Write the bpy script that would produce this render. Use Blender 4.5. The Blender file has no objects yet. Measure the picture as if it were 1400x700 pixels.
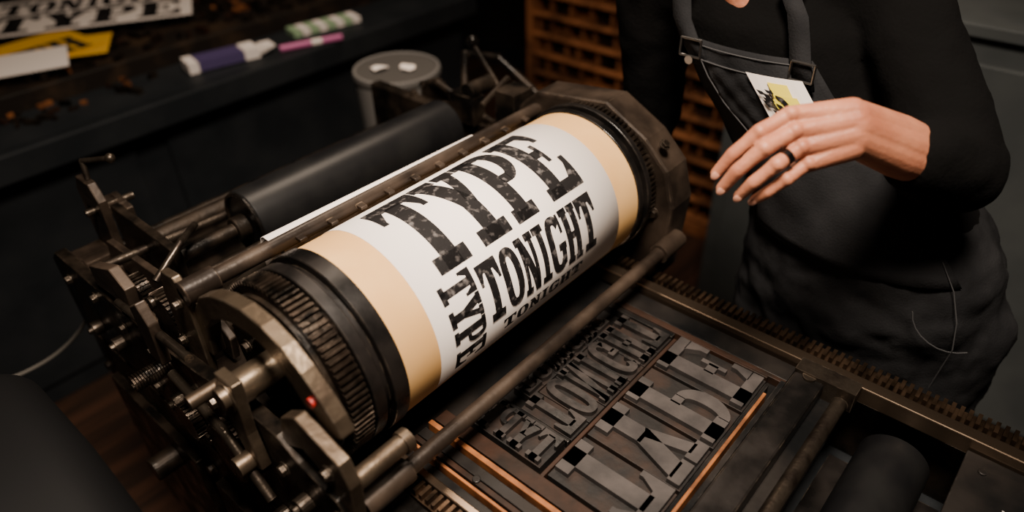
import bpy, bmesh, math, random
from mathutils import Vector, Matrix
random.seed(7)
D=bpy.data
SC=bpy.context.scene
def link(o): SC.collection.objects.link(o); return o

# ------------------------------------------------------------ materials
def mat(name,col,rough=.5,metal=0.,col2=None,scale=8.,bump=0.,bscale=60.,detail=6,lo=.4,hi=.62,stretch=None,rvar=0.,spec=.5,sss=0.,edge=None):
    m=D.materials.new(name); m.use_nodes=True
    nt=m.node_tree; N=nt.nodes; L=nt.links
    b=N['Principled BSDF']
    b.inputs['Base Color'].default_value=(*col,1)
    b.inputs['Roughness'].default_value=rough
    b.inputs['Metallic'].default_value=metal
    b.inputs['Specular IOR Level'].default_value=spec
    if sss:
        b.inputs['Subsurface Weight'].default_value=sss
        b.inputs['Subsurface Radius'].default_value=(.01,.004,.002)
        b.inputs['Subsurface Scale'].default_value=1.
    tc=N.new('ShaderNodeTexCoord'); mp=N.new('ShaderNodeMapping')
    L.new(tc.outputs['Object'],mp.inputs[0])
    if stretch: mp.inputs['Scale'].default_value=stretch
    cout=None
    if col2 or rvar:
        n=N.new('ShaderNodeTexNoise'); n.inputs['Scale'].default_value=scale; n.inputs['Detail'].default_value=detail
        L.new(mp.outputs[0],n.inputs['Vector'])
        r=N.new('ShaderNodeValToRGB')
        r.color_ramp.elements[0].position=lo; r.color_ramp.elements[1].position=hi
        r.color_ramp.elements[0].color=(*col,1); r.color_ramp.elements[1].color=(*(col2 or col),1)
        L.new(n.outputs[0],r.inputs[0])
        if col2: L.new(r.outputs[0],b.inputs['Base Color']); cout=r.outputs[0]
        if rvar:
            mr=N.new('ShaderNodeMapRange'); mr.inputs[1].default_value=.3; mr.inputs[2].default_value=.7
            mr.inputs[3].default_value=max(.05,rough-rvar); mr.inputs[4].default_value=min(1,rough+rvar)
            L.new(n.outputs[0],mr.inputs[0]); L.new(mr.outputs[0],b.inputs['Roughness'])
    if edge:
        be=N.new('ShaderNodeBevel'); be.samples=4; be.inputs['Radius'].default_value=.0025
        ge=N.new('ShaderNodeNewGeometry'); dt=N.new('ShaderNodeVectorMath'); dt.operation='DOT_PRODUCT'
        L.new(be.outputs[0],dt.inputs[0]); L.new(ge.outputs['Normal'],dt.inputs[1])
        m2=N.new('ShaderNodeMapRange'); m2.inputs[1].default_value=.985; m2.inputs[2].default_value=.88; m2.inputs[3].default_value=0; m2.inputs[4].default_value=1
        L.new(dt.outputs['Value'],m2.inputs[0])
        n3=N.new('ShaderNodeTexNoise'); n3.inputs['Scale'].default_value=45; L.new(mp.outputs[0],n3.inputs['Vector'])
        m3=N.new('ShaderNodeMapRange'); m3.inputs[1].default_value=.45; m3.inputs[2].default_value=.65; L.new(n3.outputs[0],m3.inputs[0])
        mu=N.new('ShaderNodeMath'); mu.operation='MULTIPLY'; L.new(m2.outputs[0],mu.inputs[0]); L.new(m3.outputs[0],mu.inputs[1])
        mx=N.new('ShaderNodeMix'); mx.data_type='RGBA'
        L.new(mu.outputs[0],mx.inputs[0])
        if cout: L.new(cout,mx.inputs[6])
        else: mx.inputs[6].default_value=(*col,1)
        mx.inputs[7].default_value=(*edge,1)
        L.new(mx.outputs[2],b.inputs['Base Color'])
    if bump:
        n2=N.new('ShaderNodeTexNoise'); n2.inputs['Scale'].default_value=bscale; n2.inputs['Detail'].default_value=4
        L.new(mp.outputs[0],n2.inputs['Vector'])
        bp=N.new('ShaderNodeBump'); bp.inputs['Strength'].default_value=bump; bp.inputs['Distance'].default_value=.004
        L.new(n2.outputs[0],bp.inputs['Height']); L.new(bp.outputs[0],b.inputs['Normal'])
    return m
M={}
M['dark']=mat('dark_iron',(.006,.0052,.0045),.40,.5,(.026,.018,.012),18,.3,70,rvar=.2,edge=(.12,.09,.065),spec=.3,detail=10)
M['grey']=mat('worn_steel',(.085,.068,.052),.36,.85,(.018,.013,.010),26,.25,90,rvar=.2,edge=(.28,.22,.165),detail=10)
M['brass']=mat('aged_steel',(.19,.145,.10),.38,.85,(.07,.05,.034),14,.2,80,rvar=.14,edge=(.32,.26,.2),detail=10)
M['cheek']=mat('worn_cheek_paint',(.018,.013,.010),.40,.4,(.07,.048,.033),10,.2,50,rvar=.14,lo=.40,hi=.75,edge=(.2,.145,.1),spec=.45,detail=8)
M['gear']=mat('oily_gear',(.007,.006,.005),.33,.8,(.035,.024,.017),30,.3,90,edge=(.13,.10,.075),spec=.35,rvar=.12)
M['rack']=mat('oily_rack',(.028,.018,.011),.34,.85,(.10,.062,.038),30,.2,80)
M['black']=mat('black_enamel',(.0045,.0042,.004),.33,.2,(.011,.009,.008),16,.1,50,rvar=.12,edge=(.09,.07,.05),spec=.35)
M['rubber']=mat('ink_roller_black',(.0045,.0045,.005),.36,0,(.008,.008,.008),12,.05,30,spec=.3)
M['tan']=mat('tympan_manila',(.58,.335,.125),.6,0,(.64,.385,.155),9,.05,30,spec=.25)
M['paper']=mat('white_paper',(.83,.755,.70),.7,0,(.865,.79,.74),4,.06,8,spec=.25)
M['ink']=mat('black_ink',(.007,.0062,.0065),.6,0,(.16,.145,.14),90,.1,120,lo=.55,hi=.80,spec=.2,detail=12)
M['rail']=mat('polished_rail',(.30,.22,.155),.27,.95,(.07,.048,.034),12,.05,60,stretch=(1,.15,1),lo=.35,hi=.65,rvar=.1)
M['typeface']=mat('inked_wood_type',(.020,.018,.0175),.62,.0,(.060,.052,.049),18,.15,80,lo=.34,hi=.72,spec=.25,rvar=.1,detail=8)
M['typefc2']=mat('inked_wood_type_dark',(.007,.0066,.0064),.45,.0,(.026,.021,.019),30,.2,80,spec=.4,rvar=.15)
M['block']=mat('type_block',(.0055,.0045,.004),.6,0,(.026,.013,.008),20,.2,80,spec=.3,lo=.45,hi=.75)
M['wood_o']=mat('orange_furniture',(.28,.10,.03),.5,0,(.10,.038,.015),24,.1,80,spec=.25)
M['wood_b']=mat('brown_furniture',(.026,.012,.007),.5,0,(.010,.006,.004),20,.15,60,spec=.2)
M['bed']=mat('bed_steel',(.008,.0085,.009),.38,.5,(.02,.017,.015),10,.12,50,rvar=.14,edge=(.08,.072,.065),spec=.3)
M['bench']=mat('slate_paint',(.0095,.0115,.0135),.55,.0,(.015,.017,.019),6,.15,30,spec=.2)
M['benchtop']=mat('worn_bench_top',(.011,.008,.006),.55,0,(.045,.027,.015),9,.3,40,lo=.48,hi=.72,spec=.25)
M['cab']=mat('grey_cabinet_paint',(.085,.093,.093),.55,.0,(.066,.073,.074),5,.05,30,spec=.2)
M['wood_c']=mat('type_case_wood',(.24,.09,.032),.6,0,(.07,.028,.012),7,.2,40,spec=.2)
M['can']=mat('grey_can',(.15,.142,.132),.45,.0,(.13,.122,.114),6,.05,20,spec=.3)
M['canlid']=mat('grey_can_lid',(.065,.06,.055),.55,.0,spec=.3)
M['sweater']=mat('black_knit',(.0024,.0023,.0023),.95,0,None,8,.3,160,spec=.08)
M['denim']=mat('washed_black_denim',(.011,.0112,.0122),.95,0,(.021,.0212,.0226),14,.25,300,lo=.35,hi=.7,spec=.08,detail=8)
M['seam']=mat('denim_stitch',(.06,.06,.062),.9,spec=.1)
M['skin']=mat('skin',(.40,.16,.09),.5,0,(.30,.105,.058),18,.2,170,sss=.15,lo=.4,hi=.72,spec=.35)
M['nail']=mat('nail',(.46,.22,.15),.3)
M['hair']=mat('brown_hair',(.035,.018,.01),.5,0,(.06,.03,.015),60,.5,120,stretch=(1,1,.1))
M['eye']=mat('eye',(.6,.58,.55),.2)
M['lip']=mat('lip',(.45,.15,.12),.4)
M['silver']=mat('silver',(.22,.21,.20),.32,1.)
M['silverdk']=mat('ring_band',(.16,.16,.165),.18,1.)
M['yellow']=mat('yellow_paper',(.72,.40,.02),.6)
M['lime']=mat('yellow_print',(.80,.66,.05),.6)
M['purple']=mat('purple_print',(.07,.05,.14),.5)
M['mint']=mat('mint_print',(.30,.44,.26),.5)
M['pink']=mat('pink_print',(.5,.12,.3),.4)
M['red']=mat('red_paint',(.30,.015,.012),.5)
M['floor']=mat('floor_boards',(.014,.007,.004),.6,0,(.04,.017,.009),5,.15,30,stretch=(.3,6,1),spec=.2)
M['wall']=mat('dark_wall',(.014,.012,.011),.85,0,(.009,.008,.008),3,.1,20,spec=.1)
M['leather']=mat('shoe_leather',(.012,.01,.009),.4)
M['cable']=mat('grey_cable',(.12,.11,.095),.5)
M['charcoal']=mat('charcoal_paint',(.003,.003,.0033),.7,spec=.12)

# ------------------------------------------------------------ mesh helpers
def empty(name):
    e=D.objects.new(name,None); e.empty_display_size=.05; return link(e)
def fin(name,bm,m,parent=None,smooth=False,bevel=0.,mods=None,recalc=True,sm_angle=None):
    if recalc: bmesh.ops.recalc_face_normals(bm,faces=bm.faces[:])
    me=D.meshes.new(name); bm.to_mesh(me); bm.free()
    ms=m if isinstance(m,(list,tuple)) else [m]
    for k in ms: me.materials.append(M[k])
    if smooth:
        for p in me.polygons: p.use_smooth=True
        if sm_angle:
            try: me.set_sharp_from_angle(angle=math.radians(sm_angle))
            except Exception: pass
    o=D.objects.new(name,me); link(o)
    if parent: o.parent=parent
    if bevel:
        b=o.modifiers.new('bv','BEVEL'); b.width=bevel; b.segments=2; b.limit_method='ANGLE'; b.angle_limit=math.radians(40)
    return o
def box(bm,x0,x1,y0,y1,z0,z1,mi=0):
    r=bmesh.ops.create_cube(bm,size=1,matrix=Matrix.Translation(((x0+x1)/2,(y0+y1)/2,(z0+z1)/2))@Matrix.Diagonal((abs(x1-x0),abs(y1-y0),abs(z1-z0),1)))
    for v in r['verts']:
        for f in v.link_faces: f.material_index=mi
def obox(bm,c,ax,ay,az,sx,sy,sz,mi=0):
    m=Matrix((Vector(ax)*sx,Vector(ay)*sy,Vector(az)*sz)).transposed().to_4x4(); m.translation=Vector(c)
    r=bmesh.ops.create_cube(bm,size=1,matrix=m)
    for v in r['verts']:
        for f in v.link_faces: f.material_index=mi
def cyl(bm,p0,p1,r0,r1=None,seg=32,mi=0,caps=True):
    p0=Vector(p0);p1=Vector(p1); d=p1-p0
    if r1 is None: r1=r0
    q=d.to_track_quat('Z','Y').to_matrix().to_4x4(); q.translation=(p0+p1)/2
    r=bmesh.ops.create_cone(bm,cap_ends=caps,segments=seg,radius1=r0,radius2=r1,depth=d.length,matrix=q)
    for v in r['verts']:
        for f in v.link_faces: f.material_index=mi
def sph(bm,c,r,sc=(1,1,1),seg=16,mi=0,rot=None):
    m=Matrix.Translation(c)@(rot.to_4x4() if rot else Matrix())@Matrix.Diagonal((r*sc[0],r*sc[1],r*sc[2],1))
    q=bmesh.ops.create_uvsphere(bm,u_segments=seg,v_segments=max(8,seg//2),radius=1,matrix=m)
    for v in q['verts']:
        for f in v.link_faces: f.material_index=mi
def prism(bm,poly,x0,x1,mi=0):      # poly in (y,z), extruded along x
    a=[bm.verts.new((x0,y,z)) for y,z in poly]; b=[bm.verts.new((x1,y,z)) for y,z in poly]
    n=len(poly); fs=[bm.faces.new(a),bm.faces.new(b[::-1])]
    for i in range(n): fs.append(bm.faces.new((a[i],b[i],b[(i+1)%n],a[(i+1)%n])))
    for f in fs: f.material_index=mi
def band(bm,outer,inner,x0,x1,mi=0):
    prism(bm,outer+inner[::-1],x0,x1,mi)
def ring_x(bm,y,z,x0,x1,ro,ri,seg=96,mi=0):
    vs=[]
    for (x,r) in ((x0,ri),(x0,ro),(x1,ro),(x1,ri)):
        vs.append([bm.verts.new((x,y+r*math.cos(2*math.pi*i/seg),z+r*math.sin(2*math.pi*i/seg))) for i in range(seg)])
    for k in range(4):
        A=vs[k];B=vs[(k+1)%4]
        for i in range(seg):
            f=bm.faces.new((A[i],A[(i+1)%seg],B[(i+1)%seg],B[i])); f.material_index=mi
def gear_x(bm,y,z,x0,x1,r,teeth,dep,mi=0):
    P=[]
    for i in range(teeth):
        for k,(fr,rr) in enumerate(((0,r-dep),(.22,r-dep),(.38,r),(.72,r),(.88,r-dep))):
            a=2*math.pi*(i+fr)/teeth; P.append((y+rr*math.cos(a),z+rr*math.sin(a)))
    prism(bm,P,x0,x1,mi)
def path(bm,pts,r,seg=10,mi=0):
    for i in range(len(pts)-1): cyl(bm,pts[i],pts[i+1],r,seg=seg,mi=mi)
    for p in pts[1:-1]: sph(bm,p,r,seg=seg,mi=mi)
def limb(bm,pts,rad,seg=20):
    for i in range(len(pts)-1): cyl(bm,pts[i],pts[i+1],rad[i],rad[i+1],seg=seg)
    for p,r in zip(pts,rad): sph(bm,p,r,seg=seg)
def loft(bm,rings,seg=40):
    R=[]
    for c in rings:
        (x,y,z),hw,hd=c
        R.append([bm.verts.new((x-hd*math.cos(2*math.pi*i/seg),y+hw*math.sin(2*math.pi*i/seg),z)) for i in range(seg)])
    for A,B in zip(R,R[1:]):
        for i in range(seg): bm.faces.new((A[i],A[(i+1)%seg],B[(i+1)%seg],B[i]))
    bm.faces.new(R[0]); bm.faces.new(R[-1])
def remesh(o,vox,it=6,fac=.5):
    r=o.modifiers.new('rm','REMESH'); r.mode='VOXEL'; r.voxel_size=vox; r.use_smooth_shade=True
    s=o.modifiers.new('sm','SMOOTH'); s.factor=fac; s.iterations=it
def hexbolt(bm,c,ax,r,h,mi=0):
    c=Vector(c);ax=Vector(ax).normalized()
    cyl(bm,c,c+ax*h,r,seg=6,mi=mi); cyl(bm,c-ax*.001,c+ax*h*.25,r*1.35,seg=20,mi=mi)

# ------------------------------------------------------------ glyphs (convex polygons in unit box)
def Rc(a,b,c,d): return [(a,b),(c,b),(c,d),(a,d)]
def rng(cx,cy,ro,so,ri,si,a0,a1,n=20,p=1.0):
    out=[]
    def pt(a,rx,ry):
        c=math.cos(a);s=math.sin(a)
        return (cx+rx*math.copysign(abs(c)**p,c),cy+ry*math.copysign(abs(s)**p,s))
    for i in range(n):
        A=math.radians(a0+(a1-a0)*i/n);B=math.radians(a0+(a1-a0)*(i+1)/n)
        out.append([pt(A,ri,si),pt(A,ro,so),pt(B,ro,so),pt(B,ri,si)])
    return out
GL={
'T':[Rc(0,.85,1,1),Rc(0,.66,.12,.85),Rc(.88,.66,1,.85),[(.12,.85),(.12,.70),(.25,.85)],[(.88,.85),(.75,.85),(.88,.70)],Rc(.33,0,.67,.9),Rc(.14,0,.86,.15)],
'Y':[Rc(0,.87,.50,1),Rc(.56,.87,1,1),[(.05,.9),(.42,.9),(.68,.42),(.33,.42)],[(.68,.9),(.92,.9),(.67,.40),(.48,.45)],Rc(.33,0,.67,.46),Rc(.15,0,.85,.15)],
'P':[Rc(.1,0,.44,1),Rc(0,0,.60,.14),Rc(0,.87,.62,1),Rc(.4,.40,.62,.51)]+rng(.60,.70,.40,.30,.11,.19,-90,90,14),
'E':[Rc(.1,0,.44,1),Rc(0,.87,.96,1),Rc(0,0,.98,.13),Rc(.83,.66,.96,.88),[(.70,.88),(.83,.72),(.83,.88)],Rc(.85,.12,.98,.36),[(.70,.12),(.85,.12),(.85,.28)],Rc(.4,.45,.66,.56),Rc(.6,.36,.70,.65)],
'O':rng(.5,.5,.5,.5,.17,.36,0,360,36,.75),
'N':[Rc(.1,0,.3,1),Rc(.7,0,.9,1),[(.05,1),(.38,1),(.9,0),(.6,0)],Rc(0,0,.42,.12),Rc(.58,.88,1,1),Rc(0,.88,.3,1)],
'I':[Rc(.25,0,.75,1),Rc(0,0,1,.12),Rc(0,.88,1,1)],
'G':rng(.5,.5,.5,.5,.17,.36,40,320,28,.75)+[Rc(.55,.38,1,.5),Rc(.68,.1,.95,.42),Rc(.82,.66,.95,.98)],
'H':[Rc(.08,0,.4,1),Rc(.6,0,.92,1),Rc(.3,.44,.7,.56),Rc(0,0,.47,.11),Rc(.53,0,1,.11),Rc(0,.89,.47,1),Rc(.53,.89,1,1)],
}
WID={'I':.55,'Y':1.0,'T':1.,'P':.95,'E':.95,'M':1.2}
def clip(poly,v,keep_above):
    out=[];n=len(poly)
    for i in range(n):
        a=poly[i];b=poly[(i+1)%n]
        ia=(a[1]>=v) if keep_above else (a[1]<=v); ib=(b[1]>=v) if keep_above else (b[1]<=v)
        if ia: out.append(a)
        if ia!=ib:
            t=(v-a[1])/(b[1]-a[1]); out.append((a[0]+t*(b[0]-a[0]),v))
    return out
def layout(s,x0,x1,y0,y1,gap=.06):
    tot=sum(WID.get(c,.95) for c in s)+gap*(len(s)-1); k=(x1-x0)/tot; x=x0; res=[]
    for c in s:
        w=WID.get(c,.95)*k
        for p in GL[c]: res.append([(x+q[0]*w,y0+q[1]*(y1-y0)) for q in p])
        x+=w+gap*k
    return res
def rot_layout(s,x0,x1,y0,y1,gap=.06):   # text running down, rotated 90 deg
    r=layout(s,0,1,0,1,gap)
    return [[(x0+(x1-x0)*q[1],y1-(y1-y0)*q[0]) for q in p] for p in r]

# ============================================================ CAMERA
Rv=Vector((.6553,-.7552,-.0213)); Uv=Vector((.4566,.3735,.8074)); Fv=Vector((.6017,.5387,-.5896))
Rv.normalize(); Fv=(Fv-Rv*Fv.dot(Rv)).normalized(); Uv=Rv.cross(Fv).normalized()
cam=D.cameras.new('camera'); co=D.objects.new('camera',cam); link(co)
cam.sensor_width=36; cam.lens=25.07; cam.clip_start=.02
mw=Matrix((Rv,Uv,-Fv)).transposed().to_4x4(); mw.translation=(0,0,1.70); co.matrix_world=mw
cam.dof.use_dof=True; cam.dof.focus_distance=1.04; cam.dof.aperture_fstop=1.5
SC.camera=co

# ============================================================ ROOM
bm=bmesh.new(); box(bm,-1.6,3.3,-2.0,3.4,-.05,0); fin('floor',bm,'floor')
bm=bmesh.new(); box(bm,3.3,3.4,-2.0,3.4,0,3.1); fin('wall_east',bm,'wall')
bm=bmesh.new(); box(bm,-1.6,3.4,3.4,3.5,0,3.1); fin('wall_north',bm,'wall')
bm=bmesh.new(); box(bm,-1.6,3.4,-2.0,3.5,3.1,3.2); fin('ceiling',bm,'wall')
bm=bmesh.new(); box(bm,3.27,3.3,-2.0,3.4,0,.12); fin('baseboard_east',bm,'bench')

# ============================================================ PRESS
PR=empty('letterpress_proof_press')
CY,CZ,CR=.6645,1.035,.1357
# base & bed
bm=bmesh.new()
box(bm,.33,.94,-.85,1.36,0.06,.72); box(bm,.30,.97,-.88,1.39,0,.06)
for y in (-.5,-.05,.4,.85): box(bm,.94,.952,y,y+.36,.16,.62)
fin('base_cabinet',bm,'bench',PR,bevel=.006)
bm=bmesh.new()
box(bm,.23,.33,.50,1.30,.30,.80); box(bm,.215,.23,.56,.86,.36,.72); box(bm,.215,.23,.92,1.24,.36,.72)
for y in (.53,.89,1.27):
    for z in (.38,.55,.72): hexbolt(bm,(.23,y,z),(-1,0,0),.010,.01)
cyl(bm,(.17,.70,.62),(.23,.70,.62),.03); cyl(bm,(.17,1.02,.66),(.23,1.02,.66),.022)
fin('drive_housing',bm,'dark',PR,bevel=.003)
bm=bmesh.new()
box(bm,.34,.36,-.85,1.36,.72,.89); box(bm,.93,.96,-.85,1.36,.72,.885)
box(bm,.36,.93,-.85,-.05,.80,.872); box(bm,.36,.93,1.0,1.36,.72,.86)
fin('side_beams',bm,'dark',PR,bevel=.003)
bm=bmesh.new(); box(bm,.372,.888,.115,1.0,.84,.876); fin('type_bed',bm,'bed',PR,bevel=.003)
bm=bmesh.new()
box(bm,.893,.916,-.85,1.30,.872,.902); box(bm,.36,.372,-.85,1.30,.872,.902)
fin('rails',bm,'rail',PR,bevel=.002)
bm=bmesh.new()
box(bm,.925,.952,-.85,1.30,.872,.892); box(bm,.336,.357,-.85,1.30,.872,.892)
y=-.85
while y<1.3:
    box(bm,.925,.949,y,y+.0055,.891,.903); box(bm,.338,.357,y,y+.0055,.891,.903); y+=.0115
fin('gear_racks',bm,'rack',PR)
# bed end, bars, trough, plate
bm=bmesh.new()
box(bm,.372,.89,.150,.196,.876,.905); fin('lockup_bar',bm,'black',PR,bevel=.004)
bm=bmesh.new(); cyl(bm,(.372,.122,.885),(.888,.122,.885),.011,seg=24)
for x in (.45,.86): cyl(bm,(x,.173,.904),(x,.173,.909),.010,seg=20)
box(bm,.86,.89,.105,.196,.876,.912)
fin('bed_edge_rod',bm,'grey',PR,smooth=True,sm_angle=40)
bm=bmesh.new()
cyl(bm,(.375,.030,.80),(.885,.030,.80),.050,seg=48); cyl(bm,(.36,.030,.80),(.9,.030,.80),.015,seg=20)
fin('ink_form_roller',bm,'rubber',PR,smooth=True,sm_angle=40)
bm=bmesh.new(); box(bm,.372,.89,-.05,.115,.73,.745); fin('roller_trough',bm,'black',PR)
bm=bmesh.new(); box(bm,.372,.89,-.85,-.045,.872,.884)
for (x,y) in ((.86,-.07),(.86,-.3),(.6,-.07)): cyl(bm,(x,y,.884),(x,y,.887),.006,seg=12)
fin('bed_cover_plate',bm,'bed',PR,bevel=.002)
bm=bmesh.new()
bm.faces.new([bm.verts.new(p) for p in ((.802,-.108,.8846),(.812,-.104,.8846),(.806,-.125,.8848),(.800,-.120,.8846))])
fin('paper_fleck',bm,'paper',PR)
# forme: blocks + letters + furniture
bm=bmesh.new()
rows=[('TYPE',.478,.825,.226,.370),('TONIGHT',.545,.815,.386,.474),('TONIGHT',.57,.78,.482,.510)]
for s,x0,x1,y0,y1 in rows:
    tot=sum(WID.get(c,.95) for c in s)+.10*(len(s)-1); k=(x1-x0)/tot; x=x0
    for c in s:
        w=WID.get(c,.95)*k; box(bm,x-.0012,x+w+.0012,y0-.003,y1+.003,.876,.8915); x+=w+.10*k
box(bm,.478,.535,.388,.52,.876,.8915)
fin('type_blocks',bm,'block',PR,bevel=.0008)
def raised(bm,polys,z0,z1):
    for p in polys:
        a=[bm.verts.new((q[0],q[1],z0)) for q in p]; b=[bm.verts.new((q[0],q[1],z1)) for q in p]; n=len(p)
        bm.faces.new(b)
        for i in range(n): bm.faces.new((a[i],a[(i+1)%n],b[(i+1)%n],b[i]))
bm=bmesh.new(); raised(bm,layout('TYPE',.478,.825,.370,.226,.10),.891,.9003)
fin('wood_type_large',bm,'typeface',PR)
bm=bmesh.new()
raised(bm,layout('TONIGHT',.545,.815,.474,.386,.10),.891,.9)
raised(bm,layout('TONIGHT',.57,.78,.510,.482,.10),.891,.9)
raised(bm,rot_layout('TYPE',.480,.533,.52,.388),.891,.9)
fin('wood_type_small',bm,'typefc2',PR)
bm=bmesh.new()
box(bm,.455,.795,.2095,.2145,.876,.899); box(bm,.433,.441,.215,.56,.876,.897); box(bm,.391,.3955,.20,.56,.876,.899)
fin('wood_furniture',bm,'wood_o',PR,bevel=.001)
bm=bmesh.new()
box(bm,.446,.470,.225,.56,.876,.893); box(bm,.832,.838,.225,.54,.876,.893); box(bm,.84,.848,.2,.54,.876,.890)
box(bm,.47,.82,.375,.381,.876,.892); box(bm,.402,.41,.2,.56,.876,.893)
fin('brown_furniture',bm,'wood_b',PR,bevel=.001)
bm=bmesh.new()
box(bm,.412,.428,.2,.56,.876,.892); box(bm,.372,.388,.2,.56,.876,.890); box(bm,.85,.888,.2,.54,.876,.888)
box(bm,.47,.82,.216,.222,.876,.893); box(bm,.47,.84,.198,.206,.876,.895)
box(bm,.82,.831,.385,.54,.876,.892); box(bm,.538,.543,.385,.52,.876,.892)
cyl(bm,(.408,.44,.892),(.408,.44,.896),.006,seg=12); cyl(bm,(.408,.33,.892),(.408,.33,.896),.006,seg=12)
fin('metal_furniture',bm,'bed',PR,bevel=.001)

# impression cylinder
bm=bmesh.new(); cyl(bm,(.386,CY,CZ),(.918,CY,CZ),CR,seg=160); fin('impression_cylinder',bm,'tan',PR,smooth=True,sm_angle=40)
def cpt(u,phi,r): a=math.radians(phi); return (u,CY-r*math.sin(a),CZ+r*math.cos(a))
bm=bmesh.new()
P0,P1=-55,118; n=80; rr=CR+.0007
g=[[bm.verts.new(cpt(x,P0+(P1-P0)*i/n,rr)) for x in (.444,.860)] for i in range(n+1)]
for i in range(n): bm.faces.new((g[i][0],g[i][1],g[i+1][1],g[i+1][0]))
o=fin('printed_sheet',bm,'paper',PR,smooth=True)
sd=o.modifiers.new('s','SOLIDIFY'); sd.thickness=.0004
def wrap(bm,polys,r):    # polys: v = -phi so that v up = toward the top of the cylinder
    for p in polys:
        vs=[q[1] for q in p]; lo=min(vs);hi=max(vs)
        k0=math.floor(lo/2.5);k1=math.ceil(hi/2.5)
        for k in range(k0,k1):
            c=clip(clip(p,k*2.5,True),(k+1)*2.5,False)
            if len(c)<3: continue
            cc=[c[0]]
            for q in c[1:]:
                if (Vector(q)-Vector(cc[-1])).length>1e-6: cc.append(q)
            if len(cc)>3 and (Vector(cc[0])-Vector(cc[-1])).length<1e-6: cc.pop()
            if len(cc)<3: continue
            f=bm.faces.new([bm.verts.new(cpt(q[0],-q[1],r)) for q in cc])
            f.smooth=True
bm=bmesh.new()
wrap(bm,layout('TYPE',.480,.806,-47,20,.03),CR+.0016)
wrap(bm,layout('TONIGHT',.540,.800,-92,-53,.05),CR+.0016)
wrap(bm,layout('TONIGHT',.570,.760,-106,-97,.1),CR+.0016)
wrap(bm,rot_layout('TYPE',.472,.532,-109,-50,.05),CR+.0016)
bmesh.ops.recalc_face_normals(bm,faces=bm.faces[:])
fin('printed_lettering',bm,'ink',PR,recalc=False)
# near end rings / gear
bm=bmesh.new()
ring_x(bm,CY,CZ,.362,.386,CR+.003,.06); ring_x(bm,CY,CZ,.352,.362,CR-.008,.06); ring_x(bm,CY,CZ,.334,.352,CR-.001,.06)
ring_x(bm,CY,CZ,.918,.932,CR+.003,.06); ring_x(bm,CY,CZ,.932,.94,CR-.006,.06); ring_x(bm,CY,CZ,.94,.952,CR+.007,.06)
fin('bearer_rings',bm,'black',PR,smooth=True,sm_angle=30,bevel=.0015)
bm=bmesh.new()
gear_x(bm,CY,CZ,.300,.330,CR-.001,92,.0055); ring_x(bm,CY,CZ,.33,.335,.122,.09); gear_x(bm,CY,CZ,.955,.972,CR+.004,92,.0055)
fin('cylinder_gear',bm,'gear',PR)
bm=bmesh.new()
cyl(bm,(.294,CY,CZ),(.301,CY,CZ),.118,seg=64); cyl(bm,(.286,CY,CZ),(.295,CY,CZ),.06,seg=48)
for i in range(6):
    a=math.pi/3*i; hexbolt(bm,(.294,CY+.085*math.cos(a),CZ+.085*math.sin(a)),(-1,0,0),.008,.008)
fin('cylinder_end_disc',bm,'dark',PR,bevel=.001)
# far cheek
chk=[(.505,.86),(.492,1.02),(.512,1.088),(.56,1.135),(.645,1.18),(.80,1.160),(.845,1.12),(.86,1.0),(.86,.86)]
bm=bmesh.new(); prism(bm,chk,.975,1.045); fin('cheek_plate_far',bm,'cheek',PR,bevel=.006)
bm=bmesh.new()
inner=[(CY+(y-CY)*.86,CZ+(z-CZ)*.86) for y,z in chk]
prism(bm,inner,1.045,1.053); hexbolt(bm,(.99,.53,1.13),(0,-.6,.8),.008,.006)
for y,z in ((.53,1.0),(.6,1.12),(.8,1.1),(.82,.95)): hexbolt(bm,(.975,y,z),(-1,0,0),.009,.007)
cyl(bm,(1.045,CY,CZ),(1.09,CY,CZ),.03,seg=30)
fin('cheek_fittings',bm,'dark',PR,bevel=.001)
# near arch cheek (smooth curved arm)
out=[(.815,1.02),(.808,1.06),(.795,1.098),(.765,1.135),(.73,1.156),(.69,1.170),(.65,1.177),(.61,1.174),(.575,1.162),(.545,1.142),(.52,1.118),(.50,1.095),(.490,1.075)]
inn=[(.785,1.02),(.782,1.05),(.770,1.08),(.745,1.108),(.715,1.125),(.685,1.136),(.65,1.141),(.62,1.138),(.595,1.124),(.573,1.105),(.558,1.085),(.545,1.065),(.532,1.045)]
bm=bmesh.new(); band(bm,out,inn,.258,.278); fin('cheek_arch_near',bm,'brass',PR,bevel=.002)
bm=bmesh.new(); cyl(bm,(.254,.535,1.105),(.2585,.535,1.105),.0065,seg=20)
fin('red_marker',bm,'red',PR)
# near side plates
bm=bmesh.new()
prism(bm,[(.47,.74),(.47,.965),(.49,.99),(.56,1.0),(.60,1.02),(.72,1.02),(.80,1.0),(.92,.985),(1.30,.975),(1.33,.95),(1.33,.80),(1.28,.72)],.232,.252)
prism(bm,[(.80,.70),(.80,.93),(1.36,.93),(1.36,.70)],.252,.33)
prism(bm,[(.44,.55),(.44,.90),(.80,.92),(.80,.55)],.285,.33)
fin('side_plate_near',bm,'dark',PR,bevel=.002)
bm=bmesh.new()
prism(bm,[(.60,1.0),(.585,1.06),(.55,1.085),(.475,1.062),(.462,1.03),(.468,.94),(.50,.935),(.51,1.01),(.55,1.03)],.238,.255)
prism(bm,[(.80,.96),(.795,1.12),(.815,1.145),(.85,1.14),(.865,1.10),(.87,.96)],.252,.264)
prism(bm,[(.64,1.09),(.68,1.09),(.685,1.0),(.66,.93),(.635,.94),(.645,1.0)],.216,.231)
fin('carriage_brackets',bm,'brass',PR,bevel=.002)
bm=bmesh.new()
cyl(bm,(.215,CY,1.06),(.295,CY,1.06),.022,seg=32); cyl(bm,(.206,CY,1.06),(.216,CY,1.06),.015,seg=32)
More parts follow.
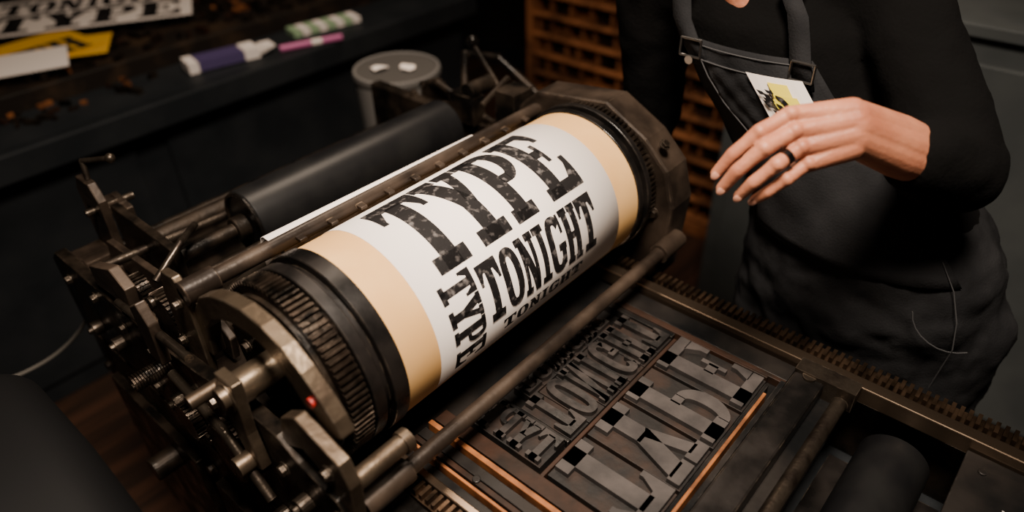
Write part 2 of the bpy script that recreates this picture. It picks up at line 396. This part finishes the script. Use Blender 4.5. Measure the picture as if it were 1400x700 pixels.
cyl(bm,(.255,.485,1.005),(.335,.485,1.005),.013,seg=24); cyl(bm,(.33,.485,1.005),(.342,.485,1.005),.016,seg=24)
cyl(bm,(.195,.66,.945),(.232,.66,.945),.014,seg=24); cyl(bm,(.185,.71,1.04),(.232,.71,1.04),.010,seg=24)
fin('shaft_hubs',bm,'brass',PR,smooth=True,sm_angle=40)
bm=bmesh.new()
for y,z,r in ((.50,1.03,.010),(.49,.96,.009),(.53,.9,.010),(.6,.96,.010),(.6,.86,.008),(.76,.97,.011),(.85,.93,.009),(.95,.95,.010),(1.05,.94,.009),(1.15,.95,.01),(1.27,.93,.01),(.70,.88,.012),(.83,.84,.01),(1.0,.84,.01),(.49,.86,.009),(.82,1.1,.008),(.85,1.02,.008)):
    x=.238 if z>1.0 and y<.6 else (.252 if z>=1.02 else .232)
    hexbolt(bm,(x,y,z),(-1,0,0),r*.8,.009)
for y,z in ((.56,.93),(.64,.83),(.78,.90),(.90,.88),(1.1,.88),(1.2,.86)):
    cyl(bm,(.215,y,z),(.232,y,z),.013,seg=20); cyl(bm,(.208,y,z),(.216,y,z),.006,seg=12)
fin('bolts',bm,'grey',PR,bevel=.0008)
# levers / small gears on the near-left
bm=bmesh.new()
gear_x(bm,.93,1.01,.258,.278,.042,34,.004); gear_x(bm,1.05,.99,.265,.285,.03,26,.004)
gear_x(bm,.73,.90,.212,.230,.050,40,.004); gear_x(bm,.87,.86,.214,.230,.034,28,.004)
for i in range(14): ring_x(bm,.88,.97,.172+i*.004,.1745+i*.004,.013,.009,seg=20)
fin('inking_gears',bm,'gear',PR)
bm=bmesh.new()
prism(bm,[(.87,.98),(.86,1.06),(.88,1.09),(.91,1.07),(.905,.98)],.215,.23)
prism(bm,[(1.00,.97),(.98,1.05),(1.02,1.07),(1.12,1.03),(1.12,.99),(1.05,1.0),(1.04,.97)],.235,.252)
prism(bm,[(1.25,.93),(1.24,1.06),(1.26,1.09),(1.31,1.09),(1.33,1.06),(1.33,.93)],.315,.33)
prism(bm,[(1.25,.93),(1.24,1.03),(1.30,1.04),(1.33,.93)],.355,.367)
box(bm,.315,.367,1.26,1.31,1.02,1.035)
box(bm,.252,.33,.80,1.33,.93,.945)
for i in range(7):
    y=.86+i*.065; box(bm,.26,.325,y,y+.028,.945,.955+.018*random.random())
prism(bm,[(.83,.955),(.82,1.0),(.86,1.03),(1.22,1.0),(1.24,.955)],.298,.31)
fin('levers',bm,'cheek',PR,bevel=.002)
bm=bmesh.new()
path(bm,[(.30,1.28,1.03),(.385,1.28,1.03)],.007); cyl(bm,(.252,.95,1.03),(.47,.95,1.03),.009); cyl(bm,(.252,1.13,1.01),(.50,1.13,1.0),.008)
path(bm,[(.22,.76,1.06),(.225,.88,1.035),(.23,1.02,1.01)],.006); path(bm,[(.21,.62,.90),(.21,.70,.97),(.215,.84,.985)],.007)
path(bm,[(.30,.90,.99),(.36,.90,1.02),(.42,.86,1.07)],.008)
path(bm,[(.325,1.28,1.09),(.33,1.29,1.12),(.36,1.24,1.13)],.005)
path(bm,[(.28,.98,1.04),(.34,1.0,1.07),(.40,1.08,1.04)],.006)
sph(bm,(.36,1.24,1.13),.009); sph(bm,(.42,.86,1.07),.012)
fin('control_rods',bm,'grey',PR,smooth=True,sm_angle=40)
# front rod + grippers bar + drum
bm=bmesh.new(); cyl(bm,(.262,.487,.95),(1.0,.487,.95),.0115,seg=24)
cyl(bm,(.262,.487,.95),(.335,.487,.95),.017,seg=24); cyl(bm,(.935,.487,.95),(1.0,.487,.95),.0175,seg=24)
fin('front_tie_rod',bm,'cheek',PR,smooth=True,sm_angle=40)
bm=bmesh.new(); cyl(bm,(.252,.80,1.125),(.985,.80,1.125),.0125,seg=24)
cyl(bm,(.252,.80,1.125),(.30,.80,1.125),.018,seg=24)
box(bm,.40,.93,.79,.803,1.098,1.128)
x=.42
while x<.92: box(bm,x,x+.012,.776,.80,1.126,1.131); x+=.055
fin('gripper_bar',bm,'cheek',PR,smooth=True,sm_angle=40,bevel=.001)
bm=bmesh.new()
prof=[(.800,1.1385),(.813,1.1395),(.820,1.135),(.824,1.125),(.826,1.10),(.827,1.05)]
g=[[bm.verts.new((.385,y,z)),bm.verts.new((.80,y-.008*(i>0),z-.002*(i>0)))] for i,(y,z) in enumerate(prof)]
for A,B in zip(g,g[1:]): bm.faces.new((A[0],A[1],B[1],B[0]))
o=fin('feed_sheet',bm,'paper',PR,smooth=True); s=o.modifiers.new('s','SOLIDIFY'); s.thickness=.0006
bm=bmesh.new(); cyl(bm,(.475,1.05,1.015),(.965,1.05,1.015),.062,seg=72); fin('ink_drum',bm,'rubber',PR,smooth=True,sm_angle=40,bevel=.003)
bm=bmesh.new()
cyl(bm,(.33,1.05,1.015),(1.02,1.05,1.015),.012); ring_x(bm,1.05,1.015,.470,.477,.0605,.054,seg=60); cyl(bm,(.45,1.05,1.015),(.474,1.05,1.015),.022)
cyl(bm,(.33,1.19,.98),(1.0,1.19,.98),.018); cyl(bm,(.33,1.30,.93),(.98,1.30,.93),.012)
cyl(bm,(.33,.92,.95),(1.0,.92,.95),.03)
box(bm,.36,.93,1.24,1.27,.86,.90); box(bm,.36,.93,.86,.90,.87,.93)
box(bm,1.0,1.03,.86,1.34,.86,1.03); box(bm,.33,.345,1.02,1.24,.9,1.05)
fin('inking_frame',bm,'dark',PR,smooth=True,sm_angle=40,bevel=.002)
# far lever cluster
bm=bmesh.new()
path(bm,[(1.05,.93,1.06),(1.07,1.0,1.11),(1.09,1.07,1.155)],.006); sph(bm,(1.09,1.075,1.165),.014)
path(bm,[(1.02,.95,1.03),(1.02,1.12,1.08),(1.06,1.22,1.04)],.008)
path(bm,[(.96,.93,1.10),(1.06,.95,1.12),(1.12,1.0,1.08)],.007)
box(bm,1.0,1.06,.88,.93,1.03,1.12); box(bm,.985,1.02,.98,1.05,1.03,1.09); gear_x(bm,1.15,1.03,1.03,1.05,.045,30,.005)
cyl(bm,(.99,1.0,1.10),(1.06,1.0,1.10),.018)
for y in (.9,.95,1.1,1.2): hexbolt(bm,(1.015,y,1.03),(0,0,1),.009,.012)
path(bm,[(1.08,1.1,1.03),(1.15,1.16,1.10),(1.22,1.12,1.08),(1.24,1.0,1.0)],.009)
fin('far_lever_cluster',bm,'dark',PR,smooth=True,sm_angle=40)

# ============================================================ STAND + CAN
bm=bmesh.new()
box(bm,1.02,1.42,1.42,1.82,.60,.625)
for x in (1.04,1.38):
    for y in (1.44,1.78): box(bm,x,x+.03,y,y+.03,0,.60)
box(bm,1.05,1.40,1.45,1.80,.2,.215)
fin('side_table',bm,'bench',bevel=.003)
CAN=empty('waste_can'); cx,cy=1.245,1.535
bm=bmesh.new(); cyl(bm,(cx,cy,.6255),(cx,cy,.93),.108,.122,seg=64)
fin('body',bm,'can',CAN,smooth=True,sm_angle=40)
bm=bmesh.new()
cyl(bm,(cx,cy,.925),(cx,cy,.943),.125,seg=64)
fin('lid',bm,'canlid',CAN,smooth=True,sm_angle=40,bevel=.005)
bm=bmesh.new()
for i in range(48):
    a=2*math.pi*i/48;b_=2*math.pi*(i+1)/48
    cyl(bm,(cx+.119*math.cos(a),cy+.119*math.sin(a),.945),(cx+.119*math.cos(b_),cy+.119*math.sin(b_),.945),.005,seg=8)
fin('rim',bm,'can',CAN,smooth=True)
bm=bmesh.new()
for k,(ox,oy,rr) in enumerate(((-.035,.03,.03),(.015,-.03,.028))):
    vs=[]
    for i in range(9):
        a=2*math.pi*i/9; q=rr*(.7+.4*random.random()); vs.append(bm.verts.new((cx+ox+q*math.cos(a),cy+oy+q*math.sin(a),.946+.012*random.random())))
    bm.faces.new(vs)
fin('paper_scraps',bm,'paper',CAN)

# ============================================================ BENCH
BN=empty('workbench')
bm=bmesh.new()
box(bm,-1.5,2.15,2.10,2.34,.80,.85)
box(bm,-1.5,2.15,2.08,2.12,.77,.85)
box(bm,-1.5,2.13,2.16,3.3,0,.80)
for x in (-1.4,-.3,.8): box(bm,x,x+1.0,2.145,2.165,.08,.72)
fin('carcass',bm,'bench',BN,bevel=.005)
bm=bmesh.new(); box(bm,-1.5,2.15,2.34,3.32,.80,.905); fin('top',bm,'benchtop',BN,bevel=.004)
# clutter
bm=bmesh.new()
for i in range(620):
    x=random.uniform(-.6,2.1); y=random.uniform(2.36,3.1); a=random.random()*3; w=random.uniform(.012,.06); h=random.uniform(.008,.025)
    obox(bm,(x,y,.905+h/2),(math.cos(a),math.sin(a),0),(-math.sin(a),math.cos(a),0),(0,0,1),w,w*.4,h,random.choice((0,0,0,0,0,1,1,2,2,3)))
for i in range(90):
    x=random.uniform(-.9,.90); y=random.uniform(2.2,2.33); a=random.random()*3; w=random.uniform(.012,.05); h=random.uniform(.008,.02)
    obox(bm,(x,y,.85+h/2),(math.cos(a),math.sin(a),0),(-math.sin(a),math.cos(a),0),(0,0,1),w,w*.35,h,random.choice((0,0,2,1,3)))
for i in range(16):   # long furniture strips / trays
    x=random.uniform(.3,2.0); y=random.uniform(2.4,3.1); a=random.choice((0,.1,-.2,1.5)); l=random.uniform(.1,.3)
    obox(bm,(x,y,.912),(math.cos(a),math.sin(a),0),(-math.sin(a),math.cos(a),0),(0,0,1),l,.018,.014,random.choice((0,2,1,3)))
for i in range(14):
    x=random.uniform(1.0,1.9); y=random.uniform(2.40,2.9); a=random.random()*3; w=random.uniform(.02,.05)
    obox(bm,(x,y,.93),(math.cos(a),math.sin(a),0),(-math.sin(a),math.cos(a),0),(0,0,1),w,w*.5,.003,4)
fin('loose_metal_type',bm,['dark','wood_b','grey','wood_o','paper'],BN)
def sheet(name,c,ang,w,h,m,txt=None,z=.906):
    e=empty(name); ca,sa=math.cos(ang),math.sin(ang)
    bm=bmesh.new(); obox(bm,(c[0],c[1],z+.001),(ca,sa,0),(-sa,ca,0),(0,0,1),w,h,.0016); fin('sheet',bm,m,e)
    if txt:
        bm=bmesh.new()
        for s,a,b,cc,d in txt:
            for p in layout(s,a*w,b*w,cc*h,d*h):
                bm.faces.new([bm.verts.new((c[0]+q[0]*ca-q[1]*sa,c[1]+q[0]*sa+q[1]*ca,z+.0026)) for q in p])
        fin('print',bm,'ink',e)
    return e
sheet('printed_poster',(.95,2.84,0),-.5,.68,.42,'paper',[('TONIGHT',-.45,.45,.05,.42),('TYPE',-.45,.45,-.44,.0)],.940)
sheet('yellow_paper',(.66,2.58),.1,.32,.26,'yellow',[('TH',-.2,.4,-.45,.1)],.933)
sheet('yellow_paper',(.76,2.52),-.5,.20,.20,'yellow',None,.929)
sheet('white_notepaper',(.60,2.47),-.35,.22,.20,'paper',None,.9375)
# swatch books
SW=empty('color_swatch_book')
bm=bmesh.new(); e1=Vector((.97,-.19,0)).normalized(); e2=Vector((-e1.y,e1.x,0))
c=Vector((1.075,2.215,.8695)); obox(bm,c,e1,e2,(0,0,1),.225,.075,.03); obox(bm,c+e1*.095+Vector((0,0,.001)),e1,e2,(0,0,1),.045,.077,.034); obox(bm,c-e1*.10,e1,e2,(0,0,1),.03,.077,.034)
for i in range(4): obox(bm,c+e1*(.12+i*.012)+Vector((0,0,-.004+i*.004)),e1,e2,(0,0,1),.04,.065,.003)
fin('cover',bm,'paper',SW)
bm=bmesh.new(); obox(bm,c-e1*.008+Vector((0,0,.0012)),e1,e2,(0,0,1),.15,.0775,.031); fin('label',bm,'purple',SW)
S2=empty('color_chart_fan')
bm=bmesh.new(); c=Vector((1.50,2.235,.862))
for i in range(8): obox(bm,c+e1*(-.115+i*.033)+Vector((0,0,i*.0003)),e1,e2,(0,0,1),.029,.075,.020,i%2)
fin('pages',bm,['mint','paper'],S2)
PN=empty('marker_pen'); bm=bmesh.new()
p0=Vector((1.255,2.150,.8615)); e3=Vector((.94,-.33,0)).normalized()
for i in range(6): cyl(bm,p0+e3*.036*i,p0+e3*.036*(i+1),.011,seg=16,mi=(1 if i==3 else 0))
fin('barrel',bm,['pink','paper'],PN,smooth=True,sm_angle=40)

# ============================================================ TYPE CABINET
TC=empty('type_case_cabinet')
bm=bmesh.new()
box(bm,2.32,2.9,.86,1.96,0,.06); box(bm,2.32,2.9,.86,.89,0,1.25); box(bm,2.32,2.9,1.93,1.96,0,1.25); box(bm,2.30,2.92,.85,1.97,1.25,1.28); box(bm,2.88,2.9,.86,1.96,0,1.25)
z=.07
while z<1.24:
    box(bm,2.32,2.86,.89,1.93,z,z+.012); z+=.085
fin('frame',bm,'wood_c',TC,bevel=.002)
bm=bmesh.new(); bd=bmesh.new()
z=.07
while z<1.16:
    yy=.90
    while yy<1.90:
        w=random.choice((.06,.08,.1)); h=random.uniform(.02,.065)
        box(bd,2.35+random.random()*.06,2.85,yy,yy+w-.008,z+.012,z+.012+h,random.choice((0,0,0,1,2)))
        box(bm,2.33,2.86,yy+w-.006,yy+w,z+.012,z+.07); yy+=w
    z+=.085
fin('dividers',bm,'wood_c',TC); fin('type_blocks_stored',bd,['wood_b','wood_c','dark'],TC)
# grey cabinet
GC=empty('metal_flat_file_cabinet')
bm=bmesh.new(); box(bm,1.92,2.5,-.9,.835,.0,1.12); box(bm,1.90,2.52,-.92,.85,1.12,1.15)
box(bm,1.908,1.922,-.86,.30,.08,1.06); box(bm,1.908,1.922,.34,.79,.08,1.06)
fin('body',bm,'cab',GC,bevel=.004)
bm=bmesh.new()
for y in (-.8,.72): box(bm,1.89,1.91,y-.01,y+.01,.55,.70)
fin('handles',bm,'grey',GC,bevel=.002)
# foreground machine hood (dark)
bm=bmesh.new()
prism(bm,[(.56,.0),(.56,.90),(.64,1.0),(.78,1.05),(1.0,1.03),(1.06,.95),(1.06,0)],-.35,.085)
o=fin('machine_guard',bm,'charcoal',bevel=.06,smooth=True); o.modifiers['bv'].segments=6
# cable
cu=D.curves.new('power_cable','CURVE'); cu.dimensions='3D'; cu.bevel_depth=.0035
sp=cu.splines.new('NURBS'); pts=[(.30,1.345,.90),(.27,1.40,.76),(.22,1.5,.64),(.14,1.54,.60),(.04,1.56,.60),(-.06,1.62,.68),(-.2,1.8,.8)]
sp.points.add(len(pts)-1)
for p,q in zip(sp.points,pts): p.co=(*q,1)
sp.use_endpoint_u=True; cu.materials.append(M['cable']); o=link(D.objects.new('power_cable',cu)); o.parent=PR

# ============================================================ PERSON
PE=empty('person')
TR=[((1.20,.20,.78),.195,.145),((1.19,.20,.90),.208,.158),((1.19,.21,.98),.200,.155),((1.19,.255,1.06),.182,.142),((1.19,.34,1.16),.178,.132),((1.18,.42,1.25),.180,.128),((1.17,.47,1.32),.178,.112),((1.165,.495,1.37),.145,.085),((1.155,.51,1.41),.07,.06)]
def tor(z,th,off=0.):
    th=math.radians(th)
    for A,B in zip(TR,TR[1:]):
        if A[0][2]<=z<=B[0][2]:
            t=(z-A[0][2])/(B[0][2]-A[0][2]); L=lambda a,b:a+(b-a)*t
            x=L(A[0][0],B[0][0]);y=L(A[0][1],B[0][1]);hw=L(A[1],B[1])+off;hd=L(A[2],B[2])+off
            return Vector((x-hd*math.cos(th),y+hw*math.sin(th),z))
SL=Vector((1.213,.300,1.385)); EL=Vector((1.041,.109,1.205)); WL=Vector((.845,.208,1.314))
SR=Vector((1.14,.665,1.345)); ER=Vector((1.18,.665,1.085)); WR=Vector((1.105,.66,.945))
CL=EL.lerp(WL,.37)
bm=bmesh.new()
loft(bm,TR[2:])
limb(bm,[SL,SL.lerp(EL,.5),EL],[.070,.064,.058]); limb(bm,[EL,CL],[.060,.0485])
limb(bm,[SR,SR.lerp(ER,.5),ER],[.068,.062,.054]); limb(bm,[ER,ER.lerp(WR,.8)],[.052,.038])
limb(bm,[SL,Vector((1.165,.48,1.37)),SR],[.062,.075,.062])
o=fin('sweater',bm,'sweater',PE); remesh(o,.008,8)
tx=D.textures.new('folds','CLOUDS'); tx.noise_scale=.07; tx.noise_depth=2
dm=o.modifiers.new('d','DISPLACE'); dm.texture=tx; dm.strength=.014; dm.mid_level=.4
bm=bmesh.new()
loft(bm,[((a[0][0],a[0][1],a[0][2]),a[1]+.012,a[2]+.012) for a in TR[0:4]])
limb(bm,[Vector((1.20,.085,.84)),Vector((1.19,.06,.48)),Vector((1.23,.055,.10))],[.130,.098,.08],24)
limb(bm,[Vector((1.20,.30,.84)),Vector((1.19,.325,.48)),Vector((1.23,.335,.10))],[.132,.098,.08],24)
o=fin('overalls_trousers',bm,'denim',PE); remesh(o,.009,6)
tx2=D.textures.new('folds2','CLOUDS'); tx2.noise_scale=.09; tx2.noise_depth=3
dm=o.modifiers.new('d','DISPLACE'); dm.texture=tx2; dm.strength=.032; dm.mid_level=.5
def patch(name,z0,z1,t0,t1,off,m,thick=.004,shape=None,nu=20,nv=20):
    bm=bmesh.new(); g=[]
    for j in range(nv+1):
        z=z0+(z1-z0)*j/nv; row=[]
        for i in range(nu+1):
            u=i/nu; a0,a1=(t0,t1)
            if shape: s=shape(j/nv); mid=(a0+a1)/2; a0=mid+(a0-mid)*s; a1=mid+(a1-mid)*s
            w=.0025*math.sin(i*1.1+j*.5)*math.sin(j*.8)
            row.append(bm.verts.new(tor(z,a0+(a1-a0)*u,off+w)))
        g.append(row)
    for j in range(nv):
        for i in range(nu): bm.faces.new((g[j][i],g[j][i+1],g[j+1][i+1],g[j+1][i]))
    o=fin(name,bm,m,PE,smooth=True); s=o.modifiers.new('s','SOLIDIFY'); s.thickness=thick; s.offset=0
    return o
patch('overalls_bib',1.0,1.30,-36,31,.019,'denim',.005,lambda t:1.5-.52*t)
patch('bib_pocket',1.175,1.272,-22,20,.025,'denim',.004,lambda t:.75+.25*min(1,t*3))
for th0,th1 in ((22,22),(-26,-40)):
    bm=bmesh.new(); P=[]
    zs=[1.262,1.30,1.33,1.36,1.385]
    pts=[tor(z,th0+(th1-th0)*k/4*1.0,.025+.004*k) for k,z in enumerate(zs)]
    pts.append(pts[-1]+Vector((.05,0,.025))); pts.append(pts[-1]+Vector((.09,(-.01 if th0>0 else .01),-.02))); pts.append(pts[-1]+Vector((.05,0,-.12)))
    for k,p in enumerate(pts): P.append((bm.verts.new(p+Vector((0,-.016,0))),bm.verts.new(p+Vector((0,.016,0)))))
    for a,b in zip(P,P[1:]): bm.faces.new((a[0],a[1],b[1],b[0]))
    o=fin('strap',bm,'denim',PE,smooth=True); s=o.modifiers.new('s','SOLIDIFY'); s.thickness=.005; s.offset=0
    bm=bmesh.new(); c=tor(1.288,th0+(th1-th0)*.17,.034)
    for dz in (-.014,.014): cyl(bm,c+Vector((0,-.018,dz)),c+Vector((0,.018,dz)),.002,seg=8)
    for dy in (-.018,.018): cyl(bm,c+Vector((0,dy,-.014)),c+Vector((0,dy,.014)),.002,seg=8)
    cyl(bm,c+Vector((0.004,0,-.020)),c+Vector((-.002,0,-.020)),.007,seg=16)
    fin('buckle',bm,'silver',PE,smooth=True,sm_angle=40)
# seams
def seam(pts,r=.0009,m='seam'):
    bm=bmesh.new(); path(bm,pts,r,seg=6); fin('seam',bm,m,PE)
seam([tor(1.293,t,.0235) for t in range(-34,30,4)])
seam([tor(1.272,t,.0285) for t in range(-22,21,3)])
seam([tor(1.272-.097*k/8,-22+5*max(0,k-5)/3,.0285) for k in range(9)]); seam([tor(1.272-.097*k/8,20-5*max(0,k-5)/3,.0285) for k in range(9)])
seam([tor(1.175,t,.0285) for t in range(-17,17,4)])
seam([tor(z,-48,.026) for z in (.79,.86,.9,.95,1.0,1.04)])
seam([tor(.965-.075*math.sin(k/8*math.pi/2),-30-26*(1-math.cos(k/8*math.pi/2)),.026) for k in range(9)])
# card / name badge
bm=bmesh.new()
n=6
for (a0,a1,z0,z1,of,mi) in ((-27,-4,1.196,1.276,.034,0),(-20,-12,1.240,1.268,.0352,1),(-22,-15,1.224,1.252,.0353,1),(-17,-10,1.232,1.246,.0354,1)):
    g=[[bm.verts.new(tor(z0+(z1-z0)*j,a0+(a1-a0)*i/n,of)) for i in range(n+1)] for j in (0,1)]
    for i in range(n):
        f=bm.faces.new((g[0][i],g[0][i+1],g[1][i+1],g[1][i])); f.material_index=mi
for k in range(16):
    a=-6-random.random()*10; z=1.216+random.random()*.042; w=.8+random.random()*2.2; h=.003+random.random()*.008
    f=bm.faces.new([bm.verts.new(tor(zz,aa,.0365)) for zz,aa in ((z,a),(z,a-w),(z+h,a-w*.6),(z+h*1.3,a+w*.3))]); f.material_index=2
fin('name_badge',bm,['paper','lime','ink'],PE)
# ---- hands
def hand(name,W,el,A,B,C,s=.00087,ring=True):
    # A: finger direction, B: thumb-side direction, C: palm direction
    def P(l,u,d): return W+A*(l*s)+B*(u*s)+C*d
    bm=bmesh.new()
    F={'i':[(86,18,0),(129,-6,-.004),(160,-34,.010),(177,-58,.028)],
       'm':[(82,-5,-.003),(126,-30,-.012),(157,-58,.002),(171,-80,.022)],
       'r':[(72,-27,-.001),(108,-51,-.010),(134,-74,.004),(146,-90,.024)],
       'p':[(60,-48,.005),(90,-70,.001),(110,-86,.014),(122,-95,.030)],
       't':[(18,22,.014),(60,10,.036),(98,-14,.046),(124,-36,.048)]}
    RD={'i':[.0110,.0101,.0087,.0072],'m':[.0113,.0103,.0089,.0074],'r':[.0106,.0098,.0085,.0070],'p':[.0096,.0087,.0075,.0062],'t':[.0150,.0125,.0110,.0090]}
    for k in F:
        f=F[k]; r=RD[k]
        pts=[P(*f[0]),P(*f[0]).lerp(P(*f[1]),.5),P(*f[1]),P(*f[1]).lerp(P(*f[2]),.5),P(*f[2]),P(*f[3])]
        rr=[r[0],(r[0]+r[1])/2*.89,r[1],(r[1]+r[2])/2*.90,r[2],r[3]]
        limb(bm,pts,rr,16)
        if k!='t': sph(bm,P(*f[0])-C*.0045,r[0]*.95,seg=14); sph(bm,P(*f[1])-C*.0015,r[1],seg=14)
    st={'i':(0,22,.002),'m':(-2,8,-.001),'r':(-2,-8,.0),'p':(0,-24,.005)}
    for k in st:
        limb(bm,[P(*st[k]),P(*[ (a+b)/2 for a,b in zip(st[k],F[k][0])]),P(*F[k][0])],[.0180,.0145,.0112],16)
        limb(bm,[P(*st[k])-C*.010,P(*F[k][0])-C*.0085],[.0055,.0040],8)
    limb(bm,[P(5,0,.010),P(45,-12,.016),P(74,-16,.013)],[.022,.022,.015],16)
    limb(bm,[P(8,-18,.010),P(45,-36,.014)],[.019,.015],16)
    W0=P(-4,2,.006)
    for off,(r0,r1) in ((B*.012,(.0225,.030)),(B*-.012,(.0225,.030)),(B*0,(.025,.033))):
        limb(bm,[W0+off,W0.lerp(el,.40)+off*1.1,W0.lerp(el,.72)+off*.6],[r0,(r0+r1)/2+.001,r1],20)
    o=fin(name,bm,'skin',PE); remesh(o,.0015,3,.5)
    bm=bmesh.new()
    for k in ('i','m','r','p'):
        a=P(*F[k][2]);b=P(*F[k][3]); d=(b-a).normalized(); nn=(-C - d*(-C).dot(d)).normalized(); t=d.cross(nn)
        rm=Matrix((d,t,nn)).transposed()
        sph(bm,b+nn*RD[k][3]*.80+d*.001,1,(.0066,.0050,.0020),12,rot=rm)
    fin(name+'_nails',bm,'nail',PE,smooth=True)
    if ring:
        a=P(*F['r'][0]);b=P(*F['r'][1]); c=a.lerp(b,.62); d=(b-a).normalized()
        bm=bmesh.new(); q=d.to_track_quat('Z','Y').to_matrix().to_4x4(); q.translation=c
        ro=.0112
        seg=40; vs=[]
        for (h,r) in ((-.004,ro-.001),(-.004,ro),(.004,ro),(.004,ro-.001)):
            vs.append([bm.verts.new(q@Vector((r*math.cos(2*math.pi*i/seg),r*math.sin(2*math.pi*i/seg),h))) for i in range(seg)])
        for k in range(4):
            for i in range(seg): bm.faces.new((vs[k][i],vs[k][(i+1)%seg],vs[(k+1)%4][(i+1)%seg],vs[(k+1)%4][i]))
        fin('finger_ring',bm,'silverdk',PE,smooth=True,sm_angle=40)
hA=-Rv; hC=(Fv*1.0).normalized(); hB=Uv.copy()
hand('left_hand',WL,EL,hA,hB,hC)
rA=Vector((-.45,-.25,-.85)).normalized(); rB=Vector((-.8,.5,.28)); rB=(rB-rA*rB.dot(rA)).normalized(); rC=rA.cross(rB)
hand('right_hand',WR,ER,rA,rB,-rC,ring=False)
# neck / head
bm=bmesh.new()
limb(bm,[Vector((1.158,.505,1.34)),Vector((1.150,.515,1.42)),Vector((1.125,.53,1.50))],[.07,.056,.054])
limb(bm,[tor(1.375,-2,-.02),tor(1.350,-4,-.026)],[.034,.028])
H=Vector((1.105,.54,1.60)); 
sph(bm,H,1,(.094,.076,.105),32); sph(bm,H+Vector((-.035,0,-.05)),1,(.06,.055,.062),24)
sph(bm,H+Vector((-.085,0,-.10)),.022)
cyl(bm,H+Vector((-.085,0,.01)),H+Vector((-.108,0,-.028)),.008,.013); sph(bm,H+Vector((-.106,0,-.030)),.013)
for s in (-1,1):
    sph(bm,H+Vector((.0,s*.077,-.005)),1,(.018,.008,.030),12); sph(bm,H+Vector((-.078,s*.03,.022)),.016,seg=12); sph(bm,H+Vector((-.07,s*.035,-.035)),.022,seg=12)
o=fin('head_and_neck',bm,'skin',PE); remesh(o,.004,4)
bm=bmesh.new()
for s in (-1,1): sph(bm,H+Vector((-.086,s*.031,.004)),.0115,seg=14)
fin('eyes',bm,'eye',PE,smooth=True)
bm=bmesh.new(); sph(bm,H+Vector((-.098,0,-.062)),1,(.008,.022,.007),14); fin('lips',bm,'lip',PE,smooth=True)
bm=bmesh.new(); sph(bm,H+Vector((.022,0,.022)),1,(.098,.088,.108),32); sph(bm,H+Vector((.11,0,.03)),.05,seg=20)
for s in (-1,1): limb(bm,[H+Vector((-.05,s*.05,.085)),H+Vector((.01,s*.082,.02))],[.022,.022])
o=fin('hair',bm,'hair',PE); remesh(o,.006,3)
for yy,nm in ((.055,'shoe'),(.335,'shoe')):
    bm=bmesh.new(); limb(bm,[Vector((1.25,yy,.055)),Vector((1.15,yy,.045)),Vector((1.06,yy,.04))],[.05,.045,.036]); limb(bm,[Vector((1.25,yy,.05)),Vector((1.24,yy,.12))],[.045,.05])
    box(bm,1.03,1.30,yy-.042,yy+.042,0,.022)
    o=fin(nm,bm,'leather',PE); remesh(o,.006,3)

# ============================================================ LIGHTS
def area(name,loc,tgt,size,power,col,spread=180):
    l=D.lights.new(name,'AREA'); l.size=size; l.energy=power; l.color=col; l.shape='DISK'; l.spread=math.radians(spread)
    o=D.objects.new(name,l); link(o); o.location=loc
    o.rotation_euler=(Vector(tgt)-Vector(loc)).to_track_quat('-Z','Y').to_euler()
area('overhead_lamp',(.25,.1,2.9),(.62,.58,1.0),.6,33,(1,.84,.69),84)
area('far_ceiling_lamp',(1.5,1.5,3.0),(1.25,1.35,.9),.8,24,(1,.80,.62))
w=D.worlds.new('world'); SC.world=w; w.use_nodes=True
w.node_tree.nodes['Background'].inputs[0].default_value=(1,.85,.72,1); w.node_tree.nodes['Background'].inputs[1].default_value=.035
